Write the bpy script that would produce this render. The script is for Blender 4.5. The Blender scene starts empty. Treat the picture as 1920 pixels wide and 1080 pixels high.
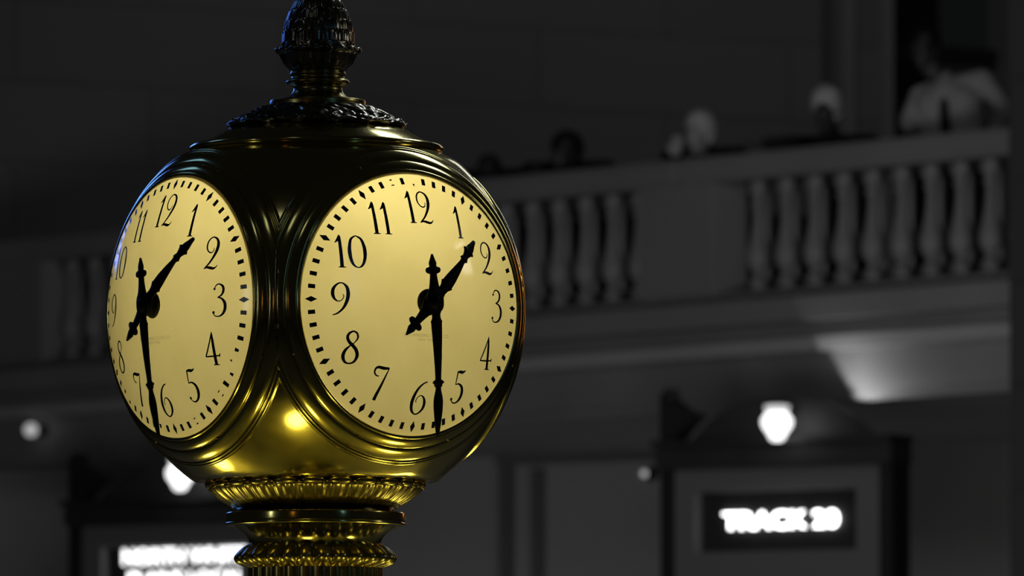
import bpy, bmesh, math, random
from mathutils import Vector, Matrix

random.seed(7)
scene = bpy.context.scene
COL = scene.collection
PI = math.pi
R = math.radians

# ------------------------------------------------------------------ camera
F = 16000.0                       # focal length in pixels of a 1920 px wide frame
ZC = 2.4                          # camera height
PITCH = math.atan((1650 - 540) / F)
cam_data = bpy.data.cameras.new('camera')
cam = bpy.data.objects.new('camera', cam_data)
COL.objects.link(cam)
cam_data.sensor_width = 36.0
cam_data.lens = 300.0
cam_data.clip_end = 300
cam.location = (0, 0, ZC)
cam.rotation_euler = (PI / 2 + PITCH, 0, 0)
cam_data.dof.use_dof = True
cam_data.dof.focus_distance = 19.62
cam_data.dof.aperture_fstop = 7.6
scene.camera = cam

# ------------------------------------------------------------------ colour management, world
scene.view_settings.view_transform = 'Standard'
scene.view_settings.look = 'None'
scene.view_settings.gamma = 1.0
scene.view_settings.exposure = 0.0
scene.view_settings.use_curve_mapping = False
scene.cycles.use_denoising = True
world = bpy.data.worlds.new('World')
scene.world = world
world.use_nodes = True
wb = world.node_tree.nodes['Background']
wb.inputs[0].default_value = (0.9, 0.95, 1.0, 1)
wb.inputs[1].default_value = 0.004

S = 0.001245                      # metres per photo pixel at the clock
GD = F * S                        # distance of the clock
GC = Vector(((591 - 960) * S, GD, ZC + (1650 - 587) * S))   # centre of the clock globe


def area_light(name, loc, target, sx, sy, power, col=(1, 1, 1), spread=180):
    d = bpy.data.lights.new(name, 'AREA')
    d.shape = 'RECTANGLE'
    d.size = sx
    d.size_y = sy
    d.energy = power
    d.color = col
    d.spread = R(spread)
    o = bpy.data.objects.new(name, d)
    COL.objects.link(o)
    o.location = loc
    o.rotation_euler = (Vector(target) - Vector(loc)).to_track_quat('-Z', 'Y').to_euler()
    return o


def sky_dir(az, el, dist):
    """point seen from the clock at an azimuth (0 = towards the camera, + = right) and elevation"""
    a, e = R(az), R(el)
    return GC + Vector((math.sin(a) * math.cos(e), -math.cos(a) * math.cos(e), math.sin(e))) * dist


# unseen fill lights added for the far wall and the balcony (they face away from the clock)
area_light('hall_fill_far', (1.0, 40, 8.3), (1.0, 58, 6.4), 6, 2.4, 72)
area_light('hall_fill_low', (-1.0, 38, 2.3), (0.4, 58, 4.9), 6, 2.2, 190)
area_light('hall_fill_upper', (2.7, 60, 15.0), (3.4, 68, 9.4), 5, 2, 21, spread=110)
area_light('hall_fill_under_balcony', (0.6, 56.8, 0.8), (0.7, 58, 5.4), 6, 1.5, 7)  # added fill that lifts the dark soffit from below
# daylight windows of the hall, seen by the clock only as reflections
area_light('window_light_east', sky_dir(151, 42, 14), GC, 4.6, 2.2, 300, (0.86, 0.94, 1.0))
area_light('window_light_front', sky_dir(-24, 47, 14), GC, 1.6, 2.2, 9, (0.8, 0.9, 1.0))
area_light('window_light_side', sky_dir(93, 17, 14), GC, 1.4, 2.2, 60, (1.0, 0.96, 0.9))
area_light('window_light_behind', sky_dir(166, 15, 11), GC, 0.5, 3.0, 11, (0.9, 0.95, 1.0))
area_light('screen_light_blue', sky_dir(-158, 14, 10), GC, 2.2, 2.2, 70, (0.08, 0.22, 1.0))
# small lit signs across the hall: white, amber and blue glints in the metal
area_light('sign_light_white', sky_dir(-57, 4, 12), GC, 0.5, 1.8, 14, (0.85, 0.95, 1.0))
area_light('sign_light_amber', sky_dir(-27, 3, 12), GC, 0.35, 1.2, 1.5, (1.0, 0.45, 0.08))
area_light('sign_light_blue', sky_dir(37, 13, 12), GC, 0.4, 4.6, 10, (0.2, 0.5, 1.0))
area_light('window_light_blue', sky_dir(-128, 37, 12), GC, 1.2, 2.4, 22, (0.15, 0.35, 1.0))
area_light('sign_light_orange', sky_dir(156, 6, 11), GC, 0.5, 2.2, 8, (1.0, 0.35, 0.05))


# ------------------------------------------------------------------ materials
def mat(name, base, rough=0.5, metal=0.0, noise=0.0, nscale=20.0, coat=0.0, rnoise=0.0, bump=0.0, bscale=60.0, emit=None, estr=0.0):
    m = bpy.data.materials.new(name)
    m.use_nodes = True
    nt = m.node_tree
    b = nt.nodes['Principled BSDF']
    b.inputs['Base Color'].default_value = (*base, 1)
    b.inputs['Roughness'].default_value = rough
    b.inputs['Metallic'].default_value = metal
    b.inputs['Coat Weight'].default_value = coat
    if emit:
        b.inputs['Emission Color'].default_value = (*emit, 1)
        b.inputs['Emission Strength'].default_value = estr
    if noise or rnoise or bump:
        tc = nt.nodes.new('ShaderNodeTexCoord')
        nz = nt.nodes.new('ShaderNodeTexNoise')
        nz.inputs['Scale'].default_value = nscale
        nz.inputs['Detail'].default_value = 5
        nt.links.new(tc.outputs['Object'], nz.inputs['Vector'])
        if noise:
            r = nt.nodes.new('ShaderNodeValToRGB')
            r.color_ramp.elements[0].position = 0.3
            r.color_ramp.elements[1].position = 0.7
            r.color_ramp.elements[0].color = (*[c * (1 - noise) for c in base], 1)
            r.color_ramp.elements[1].color = (*[min(1, c * (1 + noise)) for c in base], 1)
            nt.links.new(nz.outputs['Fac'], r.inputs['Fac'])
            nt.links.new(r.outputs['Color'], b.inputs['Base Color'])
        if rnoise:
            mr = nt.nodes.new('ShaderNodeMapRange')
            mr.inputs['To Min'].default_value = max(0.02, rough - rnoise)
            mr.inputs['To Max'].default_value = rough + rnoise
            nt.links.new(nz.outputs['Fac'], mr.inputs['Value'])
            nt.links.new(mr.outputs['Result'], b.inputs['Roughness'])
        if bump:
            n2 = nt.nodes.new('ShaderNodeTexNoise')
            n2.inputs['Scale'].default_value = bscale
            nt.links.new(tc.outputs['Object'], n2.inputs['Vector'])
            bp = nt.nodes.new('ShaderNodeBump')
            bp.inputs['Strength'].default_value = bump
            bp.inputs['Distance'].default_value = 0.01
            nt.links.new(n2.outputs['Fac'], bp.inputs['Height'])
            nt.links.new(bp.outputs['Normal'], b.inputs['Normal'])
    return m


def stone_mat(name, base, bw, bh, mortar=0.8):
    """large smooth ashlar blocks with thin joints"""
    m = mat(name, base, 0.75)
    nt = m.node_tree
    b = nt.nodes['Principled BSDF']
    uv = nt.nodes.new('ShaderNodeUVMap')
    br = nt.nodes.new('ShaderNodeTexBrick')
    br.inputs['Scale'].default_value = 1.0
    br.inputs['Brick Width'].default_value = bw
    br.inputs['Row Height'].default_value = bh
    br.inputs['Mortar Size'].default_value = 0.02
    br.inputs['Mortar Smooth'].default_value = 0.3
    br.inputs['Color1'].default_value = (*[c * 1.06 for c in base], 1)
    br.inputs['Color2'].default_value = (*[c * 0.95 for c in base], 1)
    br.inputs['Mortar'].default_value = (*[c * mortar for c in base], 1)
    nt.links.new(uv.outputs['UV'], br.inputs['Vector'])
    nt.links.new(br.outputs['Color'], b.inputs['Base Color'])
    return m


BRASS = mat('polished_brass', (0.68, 0.58, 0.20), 0.14, 1.0, noise=0.12, nscale=6, rnoise=0.05)
SHADE_BRASS = mat('painted_shade_brass', (0.22, 0.20, 0.15), 0.22, 1.0, noise=0.3, nscale=25)  # darker copy of the brass: the dark overhead reflection put into the colour
BRASS_RELIEF = mat('cast_brass', (0.36, 0.30, 0.11), 0.27, 1.0, noise=0.25, nscale=30)
def black_inside(m):
    nt = m.node_tree
    b = nt.nodes['Principled BSDF']
    out = nt.nodes['Material Output']
    g = nt.nodes.new('ShaderNodeNewGeometry')
    d = nt.nodes.new('ShaderNodeBsdfDiffuse')
    d.inputs['Color'].default_value = (0.015, 0.015, 0.015, 1)
    mx = nt.nodes.new('ShaderNodeMixShader')
    nt.links.new(g.outputs['Backfacing'], mx.inputs[0])
    nt.links.new(b.outputs[0], mx.inputs[1])
    nt.links.new(d.outputs[0], mx.inputs[2])
    nt.links.new(mx.outputs[0], out.inputs['Surface'])


black_inside(BRASS)  # black back faces added to absorb light and steepen the dial gradient
INK = mat('black_enamel', (0.006, 0.006, 0.007), 0.22)
HANDS = mat('black_hand_paint', (0.003, 0.003, 0.003), 0.6)
HANDS.node_tree.nodes['Principled BSDF'].inputs['Specular IOR Level'].default_value = 0.12
FADED = mat('faded_brown_ink', (0.10, 0.07, 0.02), 0.5)
STAIN = mat('dark_gasket', (0.11, 0.10, 0.045), 0.4)
LIMESTONE = stone_mat('grey_ashlar_limestone', (0.21, 0.21, 0.21), 2.3, 0.62)
LITSTONE = mat('painted_lit_moulding', (0.29, 0.29, 0.29), 0.7)
SHADESTONE = mat('painted_shade_moulding', (0.13, 0.13, 0.13), 0.7)
PALE = mat('pale_grey_marble', (0.34, 0.34, 0.34), 0.5, noise=0.08, nscale=1.2)
GATEWALL = mat('grey_marble_wall', (0.50, 0.50, 0.50), 0.45, noise=0.07, nscale=1.0)
DARKBAND = mat('dark_low_wall_band', (0.03, 0.03, 0.03), 0.7)
BLACK = mat('black_metal', (0.02, 0.02, 0.02), 0.5)
GREYBRONZE = mat('dark_grey_bronze', (0.035, 0.035, 0.035), 0.5, noise=0.2, nscale=3)
FRAMEGREY = mat('grey_sign_frame', (0.17, 0.17, 0.17), 0.55)
FLOORM = stone_mat('grey_concourse_floor', (0.09, 0.085, 0.075), 1.2, 1.2)
SIGNSOFT = mat('softly_lit_sign_letters', (0.9, 0.9, 0.9), 0.5, emit=(1, 1, 1), estr=2.6)
TRIMPALE = mat('pale_stone_band', (0.56, 0.56, 0.56), 0.6)
SIGNLIT = mat('lit_sign_letters', (0.9, 0.9, 0.9), 0.5, emit=(1, 1, 1), estr=6.0)
LAMPGLASS = mat('lit_opal_glass', (0.9, 0.9, 0.9), 0.3, emit=(1, 1, 1), estr=1.7)
DIMGLASS = mat('dim_lit_glass', (0.8, 0.8, 0.8), 0.3, emit=(1, 1, 1), estr=0.62)
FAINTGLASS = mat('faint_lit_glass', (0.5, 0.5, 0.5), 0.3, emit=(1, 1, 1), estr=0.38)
TRIMGREY = mat('painted_shade_trim', (0.20, 0.20, 0.20), 0.5)
WARMGLASS = mat('warm_lit_glass', (0.9, 0.8, 0.6), 0.3, emit=(1.0, 0.87, 0.2), estr=12.5)
BOOTHM = mat('booth_brass_roof', (0.23, 0.205, 0.07), 0.5, noise=0.4, nscale=4)


def thin_ink(m, keep):
    """worn print: part of the glass shows through"""
    nt = m.node_tree
    t = nt.nodes.new('ShaderNodeBsdfTransparent')
    mx = nt.nodes.new('ShaderNodeMixShader')
    mx.inputs[0].default_value = keep
    nt.links.new(t.outputs[0], mx.inputs[1])
    nt.links.new(nt.nodes['Principled BSDF'].outputs[0], mx.inputs[2])
    nt.links.new(mx.outputs[0], nt.nodes['Material Output'].inputs['Surface'])


thin_ink(FADED, 0.38)


def opal():
    m = bpy.data.materials.new('backlit_opal_glass')
    m.use_nodes = True
    nt = m.node_tree
    nt.nodes.clear()
    out = nt.nodes.new('ShaderNodeOutputMaterial')
    tr = nt.nodes.new('ShaderNodeBsdfTranslucent')
    di = nt.nodes.new('ShaderNodeBsdfDiffuse')
    gl = nt.nodes.new('ShaderNodeBsdfGlossy')
    gl.inputs['Roughness'].default_value = 0.09
    fr = nt.nodes.new('ShaderNodeFresnel')
    fr.inputs['IOR'].default_value = 1.45
    mx = nt.nodes.new('ShaderNodeMixShader')
    mx.inputs[0].default_value = 0.12
    mg = nt.nodes.new('ShaderNodeMixShader')
    tc = nt.nodes.new('ShaderNodeTexCoord')
    nz = nt.nodes.new('ShaderNodeTexNoise')
    nz.inputs['Scale'].default_value = 7.0
    nz.inputs['Detail'].default_value = 4
    rp = nt.nodes.new('ShaderNodeValToRGB')
    rp.color_ramp.elements[0].position = 0.30
    rp.color_ramp.elements[0].color = (0.80, 0.640, 0.206, 1)
    rp.color_ramp.elements[1].position = 0.62
    rp.color_ramp.elements[1].color = (0.86, 0.695, 0.236, 1)
    nt.links.new(tc.outputs['Object'], nz.inputs['Vector'])
    nt.links.new(nz.outputs['Fac'], rp.inputs['Fac'])
    nt.links.new(rp.outputs['Color'], tr.inputs['Color'])
    nt.links.new(rp.outputs['Color'], di.inputs['Color'])
    nt.links.new(tr.outputs[0], mx.inputs[1])
    nt.links.new(di.outputs[0], mx.inputs[2])
    nt.links.new(fr.outputs[0], mg.inputs[0])
    nt.links.new(mx.outputs[0], mg.inputs[1])
    nt.links.new(gl.outputs[0], mg.inputs[2])
    nt.links.new(mg.outputs[0], out.inputs['Surface'])
    return m


OPAL = opal()


# ------------------------------------------------------------------ helpers
def empty(name, loc, label, cat, group=None, rotz=0.0):
    o = bpy.data.objects.new(name, None)
    COL.objects.link(o)
    o.location = loc
    o.rotation_euler = (0, 0, rotz)
    o.empty_display_size = 0.2
    o['label'] = label
    o['category'] = cat
    if group:
        o['group'] = group
    return o


def link(name, me, m, parent=None, smooth=True, kind=None, label=None):
    """link a mesh given in world coordinates (or the parent's local ones when local)"""
    o = bpy.data.objects.new(name, me)
    COL.objects.link(o)
    if m is not None and len(me.materials) == 0:
        me.materials.append(m)
    if smooth:
        me.polygons.foreach_set('use_smooth', [True] * len(me.polygons))
    if parent is not None:
        o.parent = parent
    if kind:
        o['kind'] = kind
    if label:
        o['label'] = label
    return o


def from_bm(bm, name, m, parent=None, smooth=True, kind=None, label=None, recalc=True):
    if recalc:
        bmesh.ops.recalc_face_normals(bm, faces=bm.faces)
    me = bpy.data.meshes.new(name)
    bm.to_mesh(me)
    bm.free()
    return link(name, me, m, parent, smooth, kind, label)


def add_box(bm, x0, x1, y0, y1, z0, z1, M=None):
    pts = [Vector((x, y, z)) for x in (x0, x1) for y in (y0, y1) for z in (z0, z1)]
    if M is not None:
        pts = [M @ p for p in pts]
    v = [bm.verts.new(p) for p in pts]
    for f in ((0, 1, 3, 2), (4, 6, 7, 5), (0, 4, 5, 1), (2, 3, 7, 6), (0, 2, 6, 4), (1, 5, 7, 3)):
        bm.faces.new([v[i] for i in f])


def box_obj(name, x0, x1, y0, y1, z0, z1, m, parent=None, M=None, kind=None, bevel=0.0, label=None):
    bm = bmesh.new()
    add_box(bm, x0, x1, y0, y1, z0, z1, M)
    if bevel:
        bmesh.ops.bevel(bm, geom=list(bm.edges), offset=bevel, segments=2, affect='EDGES')
    return from_bm(bm, name, m, parent, smooth=False, kind=kind, label=label)


def catmull(pts, n):
    """resample a polyline of tuples with a Catmull-Rom spline, n samples a span"""
    out = []
    P = [pts[0]] + list(pts) + [pts[-1]]
    for i in range(1, len(P) - 2):
        for k in range(n):
            t = k / n
            o = []
            for c in range(len(pts[0])):
                a, b, d, e = P[i - 1][c], P[i][c], P[i + 1][c], P[i + 2][c]
                o.append(0.5 * (2 * b + (d - a) * t + (2 * a - 5 * b + 4 * d - e) * t * t + (3 * b - a - 3 * d + e) * t ** 3))
            out.append(tuple(o))
    out.append(tuple(pts[-1]))
    return out


def lathe_bm(prof, seg=96, rmod=None, zmod=None, sc=1.0, close=False):
    bm = bmesh.new()
    rings = []
    n = len(prof)
    for i, (r, z) in enumerate(prof):
        if r < 1e-6:
            rings.append([bm.verts.new((0, 0, z * sc))])
            continue
        ring = []
        for k in range(seg):
            th = 2 * PI * k / seg
            rr = rmod(th, i / (n - 1), r, z) if rmod else r
            zz = zmod(th, i / (n - 1), r, z) if zmod else z
            ring.append(bm.verts.new((math.cos(th) * rr * sc, math.sin(th) * rr * sc, zz * sc)))
        rings.append(ring)
    for a, b in zip(rings[:-1], rings[1:]):
        for k in range(seg):
            k2 = (k + 1) % seg
            if len(a) == 1 and len(b) == 1:
                continue
            if len(a) == 1:
                bm.faces.new((a[0], b[k], b[k2]))
            elif len(b) == 1:
                bm.faces.new((a[k], b[0], a[k2]))
            else:
                bm.faces.new((a[k], b[k], b[k2], a[k2]))
    return bm


def sphere_bm(bm, c, rx, ry, rz, seg=16, rings=10, M=None):
    vs = []
    top = None
    grid = []
    for i in range(rings + 1):
        th = PI * i / rings
        row = []
        for k in range(seg):
            ph = 2 * PI * k / seg
            p = Vector((math.sin(th) * math.cos(ph) * rx, math.sin(th) * math.sin(ph) * ry, math.cos(th) * rz))
            if M is not None:
                p = M @ p
            p = p + Vector(c)
            row.append(p)
        grid.append(row)
    vt = bm.verts.new(grid[0][0])
    vb = bm.verts.new(grid[-1][0])
    rows = [[bm.verts.new(p) for p in row] for row in grid[1:-1]]
    for k in range(seg):
        k2 = (k + 1) % seg
        bm.faces.new((vt, rows[0][k], rows[0][k2]))
        bm.faces.new((vb, rows[-1][k2], rows[-1][k]))
        for a, b in zip(rows[:-1], rows[1:]):
            bm.faces.new((a[k], b[k], b[k2], a[k2]))


def capsule_bm(bm, p0, r0, p1, r1, seg=12):
    p0, p1 = Vector(p0), Vector(p1)
    d = p1 - p0
    L = d.length
    if L < 1e-6:
        sphere_bm(bm, p0, r0, r0, r0)
        return
    q = d.to_track_quat('Z', 'Y').to_matrix()
    rows = []
    for i in range(1, 5):
        a = PI / 2 * (1 - i / 4.0)
        rows.append((-math.sin(a) * r0, math.cos(a) * r0))
    for i in range(0, 4):
        a = PI / 2 * i / 4.0
        rows.append((L + math.sin(a) * r1, math.cos(a) * r1))
    vb = bm.verts.new(p0 + q @ Vector((0, 0, -r0)))
    vt = bm.verts.new(p0 + q @ Vector((0, 0, L + r1)))
    rr = []
    for z, r in rows:
        rr.append([bm.verts.new(p0 + q @ Vector((math.cos(2 * PI * k / seg) * r, math.sin(2 * PI * k / seg) * r, z))) for k in range(seg)])
    for k in range(seg):
        k2 = (k + 1) % seg
        bm.faces.new((vb, rr[0][k2], rr[0][k]))
        bm.faces.new((vt, rr[-1][k], rr[-1][k2]))
        for a, b in zip(rr[:-1], rr[1:]):
            bm.faces.new((a[k], a[k2], b[k2], b[k]))


# ------------------------------------------------------------------ the room: planes in plan view
CP, SP = math.cos(PITCH), math.sin(PITCH)


def ray(u, v):
    x, y = (u - 960) / F, (540 - v) / F
    return Vector((x, CP - y * SP, SP + y * CP))


def on_plane(u, v, pl):
    """point of a vertical plane Y + t X = c that is seen at a pixel"""
    t, c = pl
    d = ray(u, v)
    k = c / (d.y + t * d.x)
    return Vector((0, 0, ZC)) + d * k


def frame(pl, u, off=0.0):
    """a frame whose x runs along the plane to the right, y into the wall, z up; origin on the plane at column u, at z = 0"""
    t, c = pl
    p = on_plane(u, 540, pl)
    ex = Vector((1, -t, 0)).normalized()
    ey = Vector((t, 1, 0)).normalized()
    o = Vector((p.x, p.y, 0)) + ey * off
    return Matrix(((ex.x, ey.x, 0, o.x), (ex.y, ey.y, 0, o.y), (0, 0, 1, o.z), (0, 0, 0, 1)))


def s_at(pl, M, u):
    return (M.inverted() @ on_plane(u, 540, pl)).x


BAL = (1.2, 55.94)          # front of the balcony, right and middle
BAL2 = (1.2, 57.25)         # front of the balcony, left, set back
SIGN_R = (0.6, 53.62)         # gate portals standing in front of the balcony edge
SIGN_L = (0.6, 57.25)
GATE = (0.6, 60.25)         # wall with the track gates
UPPER = (-0.57, 66.7)       # upper wall behind the balcony

Z_RAIL = ZC + 4.62
Z_BT = ZC + 4.455
Z_BB = ZC + 3.735
Z_FL = ZC + 3.57
Z_SOF = ZC + 3.32
Z_FAS = ZC + 2.99


def uvwall(name, M, x0, x1, y0, y1, z0, z1, m, kind='structure'):
    bm = bmesh.new()
    add_box(bm, x0, x1, y0, y1, z0, z1)
    bmesh.ops.recalc_face_normals(bm, faces=bm.faces)
    uvl = bm.loops.layers.uv.new('UVMap')
    for f in bm.faces:
        for l in f.loops:
            l[uvl].uv = (l.vert.co.x + 40, l.vert.co.z + 0.22)
    for v in bm.verts:
        v.co = M @ v.co
    return from_bm(bm, name, m, None, smooth=False, kind=kind, recalc=False)


# floor
bm = bmesh.new()
vs = [bm.verts.new(p) for p in ((-40, -6, 0), (40, -6, 0), (40, 80, 0), (-40, 80, 0))]
f = bm.faces.new(vs)
uvl = bm.loops.layers.uv.new('UVMap')
for l in f.loops:
    l[uvl].uv = (l.vert.co.x + 40, l.vert.co.y + 40)
from_bm(bm, 'floor', FLOORM, smooth=False, kind='structure', recalc=False)

MG = frame(GATE, 960)
MU = frame(UPPER, 960)
MB = frame(BAL, 960)
MB2 = frame(BAL2, 300)

uvwall('wall_gates', MG, -9.0, 8.0, 0.0, 0.4, 0, Z_FAS + 0.05, GATEWALL)
sU = s_at(UPPER, MU, 1545)
sU2 = s_at(UPPER, MU, 1664)
sU3 = s_at(UPPER, MU, 1900)
uvwall('wall_back', MU, -12.0, sU2, 0.0, 0.4, Z_FL, 20, LIMESTONE)
uvwall('wall_back_side', MU, sU3 + 0.02, sU3 + 6, 0.0, 0.4, Z_FL, 20, LIMESTONE)
z_lint = on_plane(1780, 8, (UPPER[0], UPPER[1])).z
uvwall('trim_1', MU, sU2 - 0.1, sU3 + 0.1, 0.25, 0.4, ZC + 6.62, ZC + 6.75, BLACK)
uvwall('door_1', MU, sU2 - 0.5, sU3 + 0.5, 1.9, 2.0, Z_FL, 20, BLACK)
sUm = s_at(UPPER, MU, 640)
uvwall('trim_2', MU, sUm, sU2, -0.06, 0.0, Z_FL, Z_FL + 1.72, DARKBAND)  # plain dark band along the foot of the upper wall
uvwall('trim_22', MU, -12.0, sUm, -0.06, 0.0, Z_FL, Z_FL + 1.15, DARKBAND)
# pilaster left of the door; strip and groove tones stand in for side shading
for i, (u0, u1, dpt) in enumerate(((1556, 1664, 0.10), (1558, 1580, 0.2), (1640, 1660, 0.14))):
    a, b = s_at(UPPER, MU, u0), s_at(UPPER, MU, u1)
    uvwall('trim_%d' % (3 + i), MU, a, b, -dpt, 0.02, Z_FL, 20, (LIMESTONE, LITSTONE, LITSTONE)[i])
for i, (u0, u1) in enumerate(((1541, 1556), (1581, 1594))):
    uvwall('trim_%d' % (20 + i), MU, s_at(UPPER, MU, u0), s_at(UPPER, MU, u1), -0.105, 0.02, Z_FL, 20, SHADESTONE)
# near pier at the right edge of the picture
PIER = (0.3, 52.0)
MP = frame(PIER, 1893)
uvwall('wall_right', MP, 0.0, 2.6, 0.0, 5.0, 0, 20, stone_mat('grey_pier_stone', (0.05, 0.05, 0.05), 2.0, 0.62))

# balcony slab: plan polygon from the front lines back to the upper wall
uj = 590


def plan(pl, u):
    p = on_plane(u, 540, pl)
    return Vector((p.x, p.y))


def prism(name, poly, z0, z1, m, kind='structure', parent=None):
    bm = bmesh.new()
    lo = [bm.verts.new((p[0], p[1], z0)) for p in poly]
    hi = [bm.verts.new((p[0], p[1], z1)) for p in poly]
    bm.faces.new(lo)
    bm.faces.new(hi)
    n = len(poly)
    for i in range(n):
        bm.faces.new((lo[i], lo[(i + 1) % n], hi[(i + 1) % n], hi[i]))
    return from_bm(bm, name, m, parent, smooth=False, kind=kind)


pA, pB = plan(BAL, 2000), plan(BAL, uj)
pC, pD = plan(BAL2, uj), plan(BAL2, -420)
back = [plan(UPPER, -420) + Vector((-1, 0)), plan(UPPER, 2000) + Vector((1, 0.8))]
prism('ceiling', [pA, pB, pC, pD, back[0], back[1]], Z_FAS, Z_FL, PALE)


def band(name, z0, z1, out, m=PALE):
    """a moulding that follows the balcony front"""
    for M, u0, u1, pl in ((MB, uj, 1990, BAL), (MB2, -420, uj, BAL2)):
        a, b = s_at(pl, M, u0), s_at(pl, M, u1)
        bm = bmesh.new()
        add_box(bm, a, b + (0.0 if pl is BAL else 0.0), -out, 0.02, z0, z1, M)
        from_bm(bm, name, m, smooth=False, kind='structure')


band('trim_6', Z_FL - 0.06, Z_FL + 0.09, 0.16)
band('trim_7', Z_SOF, Z_SOF + 0.085, 0.10, TRIMPALE)
band('trim_8', Z_SOF + 0.085, Z_SOF + 0.11, 0.05)
band('trim_9', Z_FAS, Z_FAS + 0.05, 0.04)

# mouldings of the gate wall: a panelled surround between the clock and the track sign
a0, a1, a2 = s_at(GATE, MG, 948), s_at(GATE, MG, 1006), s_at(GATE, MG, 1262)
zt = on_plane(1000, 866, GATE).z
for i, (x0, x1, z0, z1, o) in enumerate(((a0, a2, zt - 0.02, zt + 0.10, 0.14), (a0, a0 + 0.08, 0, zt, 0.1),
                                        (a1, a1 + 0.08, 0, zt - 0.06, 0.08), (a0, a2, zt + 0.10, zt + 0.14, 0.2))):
    uvwall('trim_%d' % (10 + i), MG, x0, x1, -o, 0.0, z0, z1, TRIMGREY if i < 3 else GATEWALL)  # darker tone painted in where flat light leaves the relief unshaded


# ------------------------------------------------------------------ balustrade
def baluster_mesh():
    bm = bmesh.new()
    h = Z_BT - Z_BB
    add_box(bm, -0.065, 0.065, -0.045, 0.05, 0, 0.075)
    add_box(bm, -0.06, 0.06, -0.045, 0.05, h - 0.075, h)
    add_box(bm, -0.022, 0.022, 0.05, 0.10, 0, h)
    prof = [(0.048, 0.07), (0.052, 0.085), (0.042, 0.095), (0.030, 0.105), (0.028, 0.125), (0.04, 0.14), (0.064, 0.175), (0.075, 0.22),
            (0.072, 0.26), (0.056, 0.32), (0.040, 0.39), (0.030, 0.46), (0.026, 0.52), (0.027, 0.555), (0.044, 0.567), (0.044, 0.585),
            (0.032, 0.595), (0.035, 0.615), (0.052, 0.635), (0.052, h - 0.07)]
    b2 = lathe_bm(catmull(prof, 3), 28)
    me = bpy.data.meshes.new('tmp')
    b2.to_mesh(me)
    b2.free()
    bm.from_mesh(me)
    bpy.data.meshes.remove(me)
    bmesh.ops.recalc_face_normals(bm, faces=bm.faces)
    out = bpy.data.meshes.new('baluster')
    bm.to_mesh(out)
    bm.free()
    out.materials.append(PALE)
    for p in out.polygons:
        p.use_smooth = len(p.vertices) == 4 and abs(p.normal.z) < 0.98
    return out


BME = baluster_mesh()
SETBACK = 0.16


def balustrade(label, pl, M, s0, s1, centres, piers):
    ang = math.atan2(-pl[0], 1.0)
    o = M @ Vector(((s0 + s1) / 2, SETBACK, Z_FL))
    root = empty('balustrade', o, label, 'balustrade', 'stone balustrades of the balcony', ang)
    c = (s0 + s1) / 2

    def part(name, x0, x1, y0, y1, z0, z1, bev=0.0):
        return box_obj(name, x0 - c, x1 - c, y0, y1, z0 - Z_FL, z1 - Z_FL, PALE, root, bevel=bev)
    part('rail', s0, s1, -0.17, 0.17, Z_BT, Z_RAIL, 0.025)
    part('plinth', s0, s1, -0.14, 0.14, Z_FL, Z_BB, 0.012)
    for (x0, x1) in piers:
        part('pier', x0, x1, -0.15, 0.15, Z_BB, Z_BT, 0.01)
    for s in centres:
        b = bpy.data.objects.new('baluster', BME)
        COL.objects.link(b)
        b.parent = root
        b.location = (s - c, 0, Z_BB - Z_FL)
    return root


sb = lambda u: s_at(BAL, MB, u)
sb2 = lambda u: s_at(BAL2, MB2, u)
step = (sb(1822) - sb(1386)) / 8
right_c = [sb(1386) + step * k for k in range(-1, 10)]
right_c = [c for c in right_c if sb(1350) < c]
balustrade('pale stone balustrade section at the far right, beside the dark doorway', BAL, MB, sb(1268), sb(1925), right_c,
           [(sb(1268), sb(1334)), (right_c[-1] + step * 0.55, sb(1925))])
mid_c = [sb(1164) - step * k for k in range(0, 8)]
balustrade('pale stone balustrade section just right of the clock globe', BAL, MB, sb(uj), sb(1268) - 0.006, mid_c,
           [(sb(1196), sb(1268) - 0.006), (sb(uj), mid_c[-1] - step * 0.55)])
left_c = [sb2(143) + step * k for k in range(-1, 10)]
left_c = [c for c in left_c if c < sb2(uj) - 0.4]
balustrade('dim stone balustrade section at the left, partly behind the clock globe', BAL2, MB2, sb2(-300), sb2(uj), left_c,
           [(sb2(-300), left_c[0] - step * 0.55), (left_c[-1] + step * 0.55, sb2(uj))])


# ------------------------------------------------------------------ lettering
def text_mesh(body, size, extrude, offset=0.0):
    cu = bpy.data.curves.new('txt', 'FONT')
    cu.body = body
    cu.size = size
    cu.extrude = extrude
    cu.offset = offset
    cu.align_x = 'CENTER'
    cu.align_y = 'CENTER'
    cu.resolution_u = 3
    o = bpy.data.objects.new('txt', cu)
    COL.objects.link(o)
    bpy.context.view_layer.update()
    me = bpy.data.meshes.new_from_object(o.evaluated_get(bpy.context.evaluated_depsgraph_get()))
    bpy.data.objects.remove(o)
    bpy.data.curves.remove(cu)
    return me


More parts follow.
